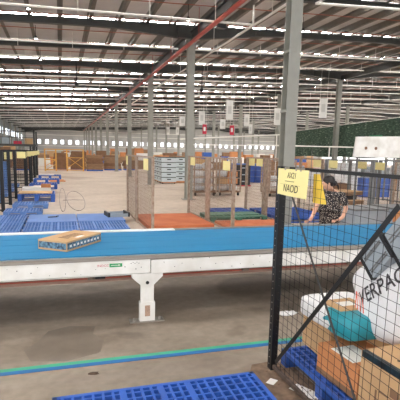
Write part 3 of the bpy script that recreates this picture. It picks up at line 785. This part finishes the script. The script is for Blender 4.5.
# dress
dr = bpy.data.materials.new('floral_dress'); dr.use_nodes = True; nt = dr.node_tree; bs = nt.nodes['Principled BSDF']; bs.inputs['Roughness'].default_value = .8
tc = nt.nodes.new('ShaderNodeTexCoord'); vo = nt.nodes.new('ShaderNodeTexVoronoi'); vo.inputs['Scale'].default_value = 55
rp = nt.nodes.new('ShaderNodeValToRGB'); rp.color_ramp.elements[0].position = .28; rp.color_ramp.elements[0].color = lin((222,206,190)); rp.color_ramp.elements[1].position = .36; rp.color_ramp.elements[1].color = lin((38,30,32))
nt.links.new(tc.outputs['Object'], vo.inputs[0]); nt.links.new(vo.outputs['Distance'], rp.inputs[0]); nt.links.new(rp.outputs[0], bs.inputs['Base Color'])
D = [(0,.05,.84,.20,.14), (0,.03,1.0,.18,.12), (0,.0,1.15,.185,.118), (0,-.005,1.265,.16,.10), (0,-.012,1.315,.085,.07), (-.185,-.01,1.265,.080), (-.235,-.05,1.09,.075), (.185,-.01,1.255,.080), (.265,-.035,1.06,.075), (0,.05,.62,.21,.17), (0,.05,.42,.23,.19)]
skinned('dress', D, [(0,1),(1,2),(2,3),(3,4),(3,5),(5,6),(3,7),(7,8),(0,9),(9,10)], dr, t)
# head details: local head centre
HC = Vector((-.06,-.085,1.475)); fd = Vector((-.94,-.22,-.28)).normalized(); sd_ = Vector((-fd.y, fd.x, 0)).normalized(); ud = fd.cross(-sd_).normalized()
if ud.z < 0: ud = -ud
b = MB(); Mh = Matrix((fd, sd_, ud)).transposed().to_4x4()
hv = []
b.blob(HC - fd*.018 + ud*.022, (.108,.092,.108), 1, 20, 14, .02, Mh, seed=2)
b.blob(HC - fd*.10 - ud*.035, (.05,.06,.05), 1, 12, 8, .05, Mh, seed=3)
b.tube([HC - fd*.12 - ud*.04, HC - fd*.15 - ud*.10, HC - fd*.14 - ud*.16], .028, 8, .01)
b.build('hair', hairm, t, smooth=True)
b = MB(); b.blob(HC + fd*.022 - ud*.018, (.092,.078,.098), 1, 20, 14, 0, Mh)
b.blob(HC + fd*.06 - ud*.085, (.032,.035,.022), 1, 10, 8, 0, Mh)
b.tube([HC + fd*.105 + ud*.012, HC + fd*.128 - ud*.022, HC + fd*.108 - ud*.030], .010, 6, .012)
fc = b.build('face', skin, body, smooth=True)
for s_ in (-1, 1):
    b = MB(); b.blob(HC + fd*.098 + sd_*.03*s_ + ud*.006, (.010,.014,.008), 1, 8, 6, 0, Mh); b.build('eye', black_pl, fc, smooth=True)
    b = MB(); b.blob(HC + fd*.0 + sd_*.082*s_ - ud*.01, (.016,.008,.028), 1, 8, 6, 0, Mh); b.build('ear', skin, fc, smooth=True)
b = MB(); b.blob(HC + fd*.104 - ud*.058, (.010,.022,.006), 1, 8, 6, 0, Mh); b.build('mouth', mat('lips', (176,92,84), .5), fc, smooth=True)
for s_ in (-1, 1):
    b = MB(); b.blob((.1*s_, -.04, .035), (.05,.13,.035), .8, 12, 8); b.build('shoe', black_pl, t, smooth=True)

# ------------------------------------------------------------------ crate stack in the middle distance
t0 = None
k = 0
cm = MB(); cm.box(-.46,-.42,0,.46,.42,.255); cmb = cm.mesh('body', mat('crate_grey', (200,212,216), .5, 0, .1, 5))
cr_ = MB(); cr_.box(-.45,-.41,.255,.45,.41,.30); crm = cr_.mesh('rim', mat('crate_rim', (50,58,62), .5))
ch_ = MB(); ch_.box(-.12,-.43,.13,.12,-.419,.19); ch_.box(-.471,-.12,.13,-.459,.12,.19); chm = ch_.mesh('handle_slot', black_pl)
for d_ in range(3):
    for c_ in range(2 if d_ == 0 else 1):
        for j in range(5):
            t = empty('grey_crate', (6.45 + .97*0 + c_*0 + -.42*0, 27.6 + d_*.95, .12 + j*.302), 0, 'grey crate, ' + ('bottom','second','third','fourth','top')[j] + ' of the ' + ('nearest','middle','farthest')[d_] + ' stack left of the trolley', 'crate', 'grey crates in stacks') if c_ == 0 else None
            if t:
                t.location.x += d_*.03 + (-.1)
                for me_ in (cmb, crm, chm):
                    o = bpy.data.objects.new(me_.name.split('.')[0], me_); COL.objects.link(o); o.parent = t
    b = MB(); b.box(-.45,-.42,.07,.45,.42,.115)
    dl = b.build('dolly', kraft_o, None, (6.35 + d_*.03, 27.6 + d_*.95, 0)); tag(dl, 'orange dolly under the ' + ('nearest','middle','farthest')[d_] + ' stack of grey crates', 'dolly', 'dollies under crates')
    for sx in (-.38, .38):
        for sy in (-.34, .34):
            b = MB(); b.tube([(sx-.02, sy, .035), (sx+.02, sy, .035)], .035, 10); b.build('wheel', rubber, dl)
# second column of grey crates to the right
for j in range(5):
    t = empty('grey_crate', (7.35, 28.6, .12 + j*.302), 0, 'grey crate, ' + ('bottom','second','third','fourth','top')[j] + ' of the right hand stack left of the trolley', 'crate', 'grey crates in stacks')
    for me_ in (cmb, crm, chm):
        o = bpy.data.objects.new(me_.name.split('.')[0], me_); COL.objects.link(o); o.parent = t
b = MB(); b.box(-.45,-.42,.0,.45,.42,.115); tag(b.build('dolly', kraft_o, None, (7.35, 28.6, 0)), 'orange dolly under the right hand stack of grey crates', 'dolly', 'dollies under crates')

# ------------------------------------------------------------------ cage trolleys with parcels
def trolley(loc, L, D, H, lab, m=brown_steel, group='cage trolleys', rz=0):
    t = empty('cage_trolley', loc, rz, lab, 'trolley', group)
    for x_ in (0, L/2, L):
        for y_ in (0, D):
            if x_ == L/2 and y_ == D: continue
            b = MB(); b.box(x_-.03, y_-.03, .15, x_+.03, y_+.03, H); b.build('post', m, t)
    b = MB(); b.box(0,0,.15,L,D,.20); b.build('deck', kraft_d, t)
    b = MB()
    for z_ in (.45, .8, 1.15, H-.04):
        b.box(.03,-.012,z_,L-.03,.012,z_+.03); b.box(.03,D-.012,z_,L-.03,D+.012,z_+.03); b.box(-.012,.03,z_,.012,D-.03,z_+.03)
    b.build('rails', m, t)
    b = MB(); wires(b, L, H, .2, .12, .12, .0025); b.build('wire_mesh', wire_br, t)
    for x_ in (.08, L-.08):
        for y_ in (.08, D-.08):
            b = MB(); b.tube([(x_-.03, y_, .075), (x_+.03, y_, .075)], .075, 12); b.box(x_-.035, y_-.03, .08, x_+.035, y_+.03, .15); b.build('caster', rubber, t)
    return t
def heap(x0, x1, y0, y1, z0, z1, n_, lab, group, seed):
    rnd = random.Random(seed); k_ = 0; cols_ = int(math.ceil((x1-x0)/.55))
    z_ = z0; row = 0
    while z_ < z1-.12:
        for i in range(cols_):
            if rnd.random() < .12 and row > 0: continue
            h_ = rnd.uniform(.24, .32); xx = x0 + (i+.5)*(x1-x0)/cols_; yy = (y0+y1)/2 + rnd.uniform(-.06, .06)
            kind = rnd.random(); nm = ordn(i+1) + ' from left, ' + ('bottom', 'second', 'third', 'fourth', 'fifth')[row] + ' row, ' + lab
            if kind < .14:
                carton((xx, yy, z_+.001), (.46, .5, h_-.01), 'brown carton, ' + nm, random.choice([kraft, kraft_o, kraft_o]), rnd.uniform(-.06, .06), group, False)
            else:
                b = MB(); b.blob((0,0,h_*.5), (.23,.25,h_*.48), .6, 14, 10, .06, seed=int(kind*1000))
                tag(b.build('mail_sack', grey_bag if kind < .7 else wht_film, None, (xx, yy, z_+.004), smooth=True), ('grey' if kind < .7 else 'white') + ' plastic parcel, ' + nm, 'parcel', group)
        z_ += .33; row += 1
trolley((5.75, 19.6, 0), 1.05, .9, 1.75, 'brown cage trolley full of parcels behind the centre cage, left one')
trolley((6.95, 19.6, 0), 1.05, .9, 1.75, 'brown cage trolley full of parcels behind the centre cage, right one')
heap(5.82, 6.74, 19.7, 20.4, .2, 1.5, 10, 'left cage trolley', 'parcels in the left trolley', 3)
heap(7.02, 7.94, 19.7, 20.4, .2, 1.3, 10, 'right cage trolley', 'parcels in the right trolley', 5)
trolley((9.2, 19.0, 0), 1.3, .9, 1.7, 'brown cage trolley holding grey bags left of the nearest column')
heap(9.3, 10.4, 19.1, 19.8, .35, 1.35, 6, 'trolley left of the nearest column', 'parcels by the nearest column', 8)
# black crates and blue crates
for j in range(3):
    b = MB(); b.box(-.45,-.4,0,.45,.4,.4); t = b.build('black_crate', black_pl, None, (10.5, 25.7, .06+.402*j)); tag(t, 'black crate, ' + ('bottom','middle','top')[j] + ' of the stack right of the trolleys', 'crate', 'black crates')
    b = MB(); b.box(-.1,-.41,.2,.1,-.4,.26); b.build('handle_slot', grey_tote, t)
b = MB(); b.box(-.5,-.45,0,.5,.45,.055); tag(b.build('dolly', banner_r, None, (10.5, 25.7, 0)), 'red dolly under the black crates', 'dolly')
for i in range(4):
    for j in range(3):
        b = MB(); b.box(-.48,-.4,0,.48,.4,.42); t = b.build('blue_crate', blue_pl, None, (11.2+i*1.0, 28.8+.2*(i % 2), .0+.43*j)); tag(t, 'blue crate behind the black ones, stack ' + ordn(i+1) + ' from left, ' + ('bottom','middle','top')[j] + ' layer', 'crate', 'blue crates in the middle distance')
        b = MB(); b.box(-.49,-.41,.38,.49,.41,.42); b.build('rim', blue_pl2, t)
for i in range(2):
    for j in range(3):
        b = MB(); b.box(-.32,-.3,0,.32,.3,.30); t = b.build('blue_crate', blue_pl, None, (14.2+i*.8, 18.6, .0+.31*j)); tag(t, 'blue crate right of the woman, ' + ('left','right')[i] + ' stack, ' + ('bottom','middle','top')[j] + ' layer', 'crate', 'blue crates right of the woman')
        b = MB(); b.box(-.33,-.31,.27,.33,.31,.30); b.build('rim', blue_pl2, t)

# ------------------------------------------------------------------ yellow frames and brown stacks at the left back
t = empty('yellow_rack_frame', (-1.35, 43.3, 0), 0, 'yellow steel barrier frame standing across the left aisle end', 'rack')
for x_ in (0, .95, 1.9, 3.35):
    b = MB(); b.box(x_-.06,-.05,0,x_+.06,.05,2.0); b.build('post', yel_steel, t)
b = MB(); b.box(.06,-.04,.08,3.29,.04,.16); b.box(.06,-.04,1.92,3.29,.04,2.0); b.box(.06,-.04,1.0,.89,.04,1.08); b.box(1.96,-.04,1.2,3.29,.04,1.26); b.build('rail', yel_steel, t)
for a_, c_ in (((.1,0,.5),(.9,0,1.0)),((.1,0,.15),(.9,0,.6)),((1.95,0,1.3),(3.3,0,.3)),((1.95,0,.3),(3.3,0,1.3))):
    b = MB(); b.bar(a_, c_, .05, .05); b.build('brace', yel_steel, t)
def stack(x_, y_, w_, d_, n_, h_, m, lab, pm_=blue_pl):
    b = MB(); b.box(-w_/2,-d_/2,.0,w_/2,d_/2,.13); tag(b.build('plastic_pallet', pm_, None, (x_, y_, 0)), 'pallet under ' + lab, 'pallet', 'pallets under far stacks')
    t = empty('board_stack', (x_, y_, .132), 0, lab, 'stack', 'brown board stacks at the far left')
    rnd = random.Random(int(x_*10+y_)); z_ = 0
    for k_ in range(n_):
        hh = h_/n_; ox, oy = rnd.uniform(-.08,.08), rnd.uniform(-.05,.05)
        b = MB(); b.box(-w_/2+ox,-d_/2+oy,z_,w_/2+ox,d_/2+oy,z_+hh*.8); b.box(-w_/2+ox+.05,-d_/2+oy+.05,z_+hh*.8,w_/2+ox-.05,d_/2+oy-.05,z_+hh); b.build('bundle', m if rnd.random() < .7 else kraft_d, t); z_ += hh
stack(.0, 45.4, 1.3, 1.2, 4, 1.5, kraft_d, 'dark board stack behind the yellow frame, left one')
stack(1.6, 45.6, 1.4, 1.2, 5, 1.7, kraft_d, 'dark board stack behind the yellow frame, right one')
stack(3.1, 44.6, 1.5, 1.2, 5, 1.35, brown_st, 'brown board stack just right of the yellow frame')
stack(5.0, 46.6, 1.7, 1.2, 4, 1.15, brown_st, 'low brown board stack on a blue pallet left of the brown posts')
stack(6.9, 47.2, 1.4, 1.2, 3, .85, kraft_d, 'lowest dark stack left of the brown posts')
stack(-3.4, 45.0, 1.5, 1.2, 4, 1.3, kraft_d, 'dark board stack left of the yellow frame')
# field of cartons on pallets in the far hall
rnd = random.Random(21); nn = 0
cmats = [kraft, kraft_o, kraft_o, kraft_d, paper, brown_st, blue_pl]
unit = {}
for i_, m_ in enumerate(cmats):
    b = MB(); b.box(-.5,-.5,0,.5,.5,1); unit[i_] = b.mesh('far_carton', m_)
rown2 = ['nearest row', 'second row', 'third row', 'fourth row', 'fifth row', 'farthest row']
for r_, y_ in enumerate((50.5, 56, 62, 70, 80, 92)):
    x_ = -5.5; i = 0
    while x_ < (30 + r_*4):
        i += 1
        if rnd.random() < .86:
            h1 = rnd.uniform(.8, 1.5); w_ = rnd.uniform(1.1, 1.6)
            for lv in range(2):
                hh = h1 if lv == 0 else rnd.uniform(.4, .9)
                if lv and rnd.random() < .35: continue
                q = rnd.choices(range(7), (5,3,3,2,4,4,2))[0]
                o = bpy.data.objects.new('large_carton', unit[q]); COL.objects.link(o)
                o.location = (x_, y_+rnd.uniform(-.5,.5), .0 if lv == 0 else h1+.003); o.scale = (w_*(1-.15*lv), 1.2*(1-.2*lv), hh)
                if lv: o.location.y = last
                last = o.location.y
                cn = ('kraft','orange brown','orange brown','dark brown','white','brown','blue')[q]
                tag(o, cn + (' upper' if lv else ' lower') + ' carton, place ' + ordn(i) + ' from left in the ' + rown2[r_] + ' of far goods', 'box', 'far goods, ' + rown2[r_])
        x_ += rnd.uniform(1.7, 2.6)

# ------------------------------------------------------------------ right hand goods behind the belt
def grey_bin(x_, y_, w_, d_, h_, lab, m=grey_tote):
    t = empty('grey_bin', (x_, y_, 0), 0, lab, 'bin', 'grey bins behind the belt')
    b = MB(); b.box(-w_/2,-d_/2,0,w_/2,d_/2,h_-.04); b.build('body', m, t)
    b = MB(); b.box(-w_/2-.02,-d_/2-.02,h_-.04,w_/2+.02,d_/2+.02,h_); b.build('rim', grey_steel, t)
grey_bin(7.0, 9.3, .9, .8, .72, 'grey bin behind the belt right of the woman')
grey_bin(8.3, 9.6, .9, .8, .70, 'grey bin behind the belt by the right edge')
carton((7.65, 8.4, 0), (.5, .5, .72), 'orange brown carton between the two grey bins', kraft_o)
for i, (x_, y_, z_, w_, lab) in enumerate(((8.95, 13.2, 0, 1.4, 'bottom'), (9.0, 13.25, .36, 1.35, 'middle'), (8.9, 13.15, .66, 1.3, 'top'))):
    t = empty('wooden_pallet', (x_, y_, z_), .1*i, 'pale wooden pallet, ' + lab + ' of the loose pile right of the woman', 'pallet', 'wooden pallets right of the woman')
    for j in range(6): b = MB(); b.box(-w_/2, -.5+j*.18, .11, w_/2, -.5+j*.18+.1, .135); b.build('slat', kraft, t)
    for j in (-.5, -.05, .4): b = MB(); b.box(-w_/2, j, 0, w_/2, j+.1, .11); b.build('beam', kraft_d, t)
    if i < 2:
        b = MB(); b.box(-.5,-.35,.137,.5,.35,(.355 if i == 0 else .295)); b.build('load', black_pl if i else kraft, t)
b = MB(); b.blob((0,0,.22), (.2,.2,.24), .7, 14, 10, .08, seed=4)
tag(b.build('white_bag', wht_film, None, (10.2, 15.2, .94), smooth=True), 'white plastic bag on a stack right of the woman', 'bag')
carton((10.2, 15.2, 0), (.8, .8, .9), 'carton carrying the white plastic bag', kraft_d)
rnd = random.Random(5)
for i in range(16):
    x_ = 10.5 + (i % 8)*1.25; y_ = 22 + (i//8)*4.0
    h_ = rnd.uniform(.9, 1.6); m_ = rnd.choice([kraft, grey_bag, paper, brown_st, grey_tote, grey_bag])
    if i < 2: continue
    carton((x_+2.5, y_, 0), (1.0, .9, h_), 'tall load of goods below the green net, ' + ordn(i % 8 + 1) + ' from left in the ' + ('nearer', 'farther')[i//8] + ' row', m_, 0, 'goods below the green net', True)
# more posts on the right between goods
for i, (x_, y_) in enumerate(((11.9, 14.0), (11.9, 12.4), (13.9, 14.0), (13.9, 17.0))):
    panel((x_, y_, 0), -PI/2, 1.5, 1.84, (brown_steel, grey_steel)[i % 2], wire_br, ('brown','grey')[i % 2] + ' mesh panel under the white board, ' + ordn(i+1) + ' from left', 'mesh panels under the white board', sx=.09, sz=.09, r=.0012, pw=.08)

# ------------------------------------------------------------------ white gantry rails, white board, green net
t = empty('rail_gantry', (5.4, 20.9, 0), 0, 'tall white pipe gantry behind the centre trolleys', 'gantry')
for x_ in (5.0, 5.6):
    b = MB(); b.tube([(x_,0,0),(x_,0,2.62+.06*x_)], .03, 6); b.build('post', white_pipe, t)
b = MB(); b.tube([(0,0,2.55),(5.6,0,2.95)], .035, 6); b.build('top_rail', white_pipe, t)
b = MB(); b.tube([(0,0,2.3),(5.6,0,2.38)], .025, 6); b.build('lower_rail', white_pipe, t)
t = empty('overhead_rail', (7.6, 18.0, 0), 0, 'long thin white rail behind the nearest column, below the green net', 'rail')
b = MB(); b.tube([(0,0,2.32),(12,0,2.36)], .03, 6); b.build('rail', white_pipe, t)
for x_ in (4.0, 8.0, 12): b = MB(); b.tube([(x_,0,0),(x_,0,2.34)], .03, 6); b.build('post', white_pipe, t)
t = empty('white_board', (8.72, 12.2, 1.92), 0, 'large white board with two round holes above the right cages', 'board')
b = MB(); b.prism([(0,0),(1.75,0),(1.75,.68),(.06,.62)], -.03, .03); b.build('panel', white_paint, t)
for x_ in (.43, .80):
    b = MB(); b.tube([(x_,-.034,.28),(x_,-.0305,.28)], .05, 12); o = b.build('hole_ring', kraft_d, t)
for x_ in (.2, 1.6): b = MB(); b.box(x_-.025,.03,-1.92,x_+.025,.07,.5); b.build('post', grey_steel, t)

nm = bpy.data.materials.new('green_net'); nm.use_nodes = True; nt = nm.node_tree; bs = nt.nodes['Principled BSDF']; bs.inputs['Roughness'].default_value = .8
tc = nt.nodes.new('ShaderNodeTexCoord'); n1 = nt.nodes.new('ShaderNodeTexNoise'); n1.inputs['Scale'].default_value = 9; n1.inputs['Detail'].default_value = 6
mp = nt.nodes.new('ShaderNodeMapping'); mp.inputs['Scale'].default_value = (1, .5, 1.6)
rp = nt.nodes.new('ShaderNodeValToRGB'); e = rp.color_ramp.elements; e[0].position = .42; e[0].color = lin((44,62,50)); e[1].position = .62; e[1].color = lin((70,94,76)); q = e.new(.70); q.color = lin((150,158,140))
nt.links.new(tc.outputs['Object'], mp.inputs[0]); nt.links.new(mp.outputs[0], n1.inputs[0]); nt.links.new(n1.outputs[0], rp.inputs[0]); nt.links.new(rp.outputs[0], bs.inputs['Base Color'])
t = empty('green_net', (18, 36, 0), 0, 'dark green shade net strung across the right side of the hall', 'net')
b = MB(); b.grid(lambda u, v: (.06*math.sin(u*60)*(1-v), -17*u, 1.85 + v*(1.85+.45*u) + .03*math.sin(u*25)*(1-v)), 90, 6); nb = len(b.v)
b.v += [(p[0]+.01, p[1], p[2]) for p in b.v]; b.f += [tuple(i+nb for i in reversed(f_)) for f_ in b.f]; b.mi = [0]*len(b.f)
b.build('netting', nm, t, smooth=True)
b = MB(); b.box(-.04, -13.5, 1.9, -.03, -12.3, 3.2); b.build('patch', mat('green_patch', (60,130,96), .7), t)
b = MB(); b.tube([(0,0,3.72),(0,-17,4.17)], .012, 5); b.build('cable', white_pipe, t)
for y_ in (0, -5.7, -11.4, -17): b = MB(); b.tube([(.06,y_,0),(.06,y_,3.75-.026*y_)], .035, 6); b.build('post', grey_steel, t)

# ------------------------------------------------------------------ hanging banners
bn = [('b',9.2,35,4.74,3.98,.45,'white'),('b',10.8,35,5.2,4.1,.5,'white'),('b',12.57,35,4.65,3.87,.42,'white'),('b',9.75,26,5.08,3.92,.42,'white'),('b',14.64,35,5.13,4.18,.42,'white'),
      ('b',12.92,26,4.77,3.74,.42,'white'),('b',16.1,26,5.54,4.3,.5,'white'),('r',8.2,26,3.62,3.04,.24,'red'),('r',9.93,26,3.63,3.04,.26,'red'),('r',15.0,35,4.35,3.55,.3,'grey'),('b',10.13,44,4.35,3.58,.3,'white'),('b',11.08,44,4.38,3.61,.3,'white')]
places = ['left of the second column, far', 'just right of the second column, larger', 'third right of the second column', 'highest, above the red banners', 'left of the nearest column, far', 'just left of the nearest column', 'right of the nearest column', 'red, left one of two', 'red, right one of two', 'small grey, left of the nearest column', 'small, far left of the second column', 'small, second far left of the second column']
for (k_, X, Y, z1, z0, w_, cn), pl in zip(bn, places):
    t = empty('hanging_banner', (X, Y, z1), -.3, cn + ' banner hung from the roof, ' + pl, 'banner', 'hanging banners')
    b = MB(); b.box(-w_/2,-.008,z0-z1,w_/2,.008,0); b.build('cloth', banner_r if cn == 'red' else banner_w, t)
    b = MB(); b.tube([(-w_/2+.03,0,0),(-w_/2+.03,0,zt(X)-z1)], .006, 4); b.tube([(w_/2-.03,0,0),(w_/2-.03,0,zt(X)-z1)], .006, 4); b.build('cord', white_pipe, t)
    b = MB(); b.box(-w_/2-.02,-.015,-.03,w_/2+.02,.015,.01); b.build('top_bar', alu, t)
    b = MB(); b.box(-w_*.25,-.012,(z0-z1)*.7,w_*.25,-.008,(z0-z1)*.3)
    b.build('print', banner_w if cn == 'red' else mat('faded_print', (188,188,184), .7), t)

# ------------------------------------------------------------------ left mezzanine platform
t = empty('steel_platform', (-6.9, 33.3, 0), 0, 'dark steel platform with railings at the left behind the black posts', 'platform')
b = MB(); b.box(0,-.1,2.12,5.3,3.2,2.26); b.build('deck', steel_dk, t)
for x_ in (.1, 2.6, 4.95, 5.2):
    for y_ in (0, 3.0): b = MB(); b.box(x_-.06,y_-.06,0,x_+.06,y_+.06,3.2 if x_ > 5 or x_ < 1 else 2.12); b.build('post', steel_dk, t)
b = MB(); b.tube([(0,0,3.1),(5.2,0,3.1)], .03, 6); b.tube([(0,0,2.7),(5.2,0,2.7)], .02, 6)
for j in range(11): b.tube([(j*.52,0,2.26),(j*.52,0,3.1)], .015, 5)
b.build('railing', steel_dk, t)
rnd = random.Random(2)
for i in range(7):
    m_ = (kraft_d, grey_tote, paper, kraft_d, grey_tote, banner_r, kraft)[i]
    carton((-6.4+i*.72, 34.0, 2.262), (.5, .6, (.5,.35,.3,.55,.45,.2,.4)[i]), ('dark brown','grey','white','brown','grey','red','kraft')[i] + ' goods on the left platform, ' + ordn(i+1) + ' from left', m_, 0, 'goods on the left platform', False)
b = MB(); b.box(0,-.02,0,.8,.02,.2); tag(b.build('exit_sign', mat('sign_green', (30,150,90), .5, emit=.6), None, (-4.6, 32.8, 2.3)), 'small green lit sign on the left platform', 'sign')
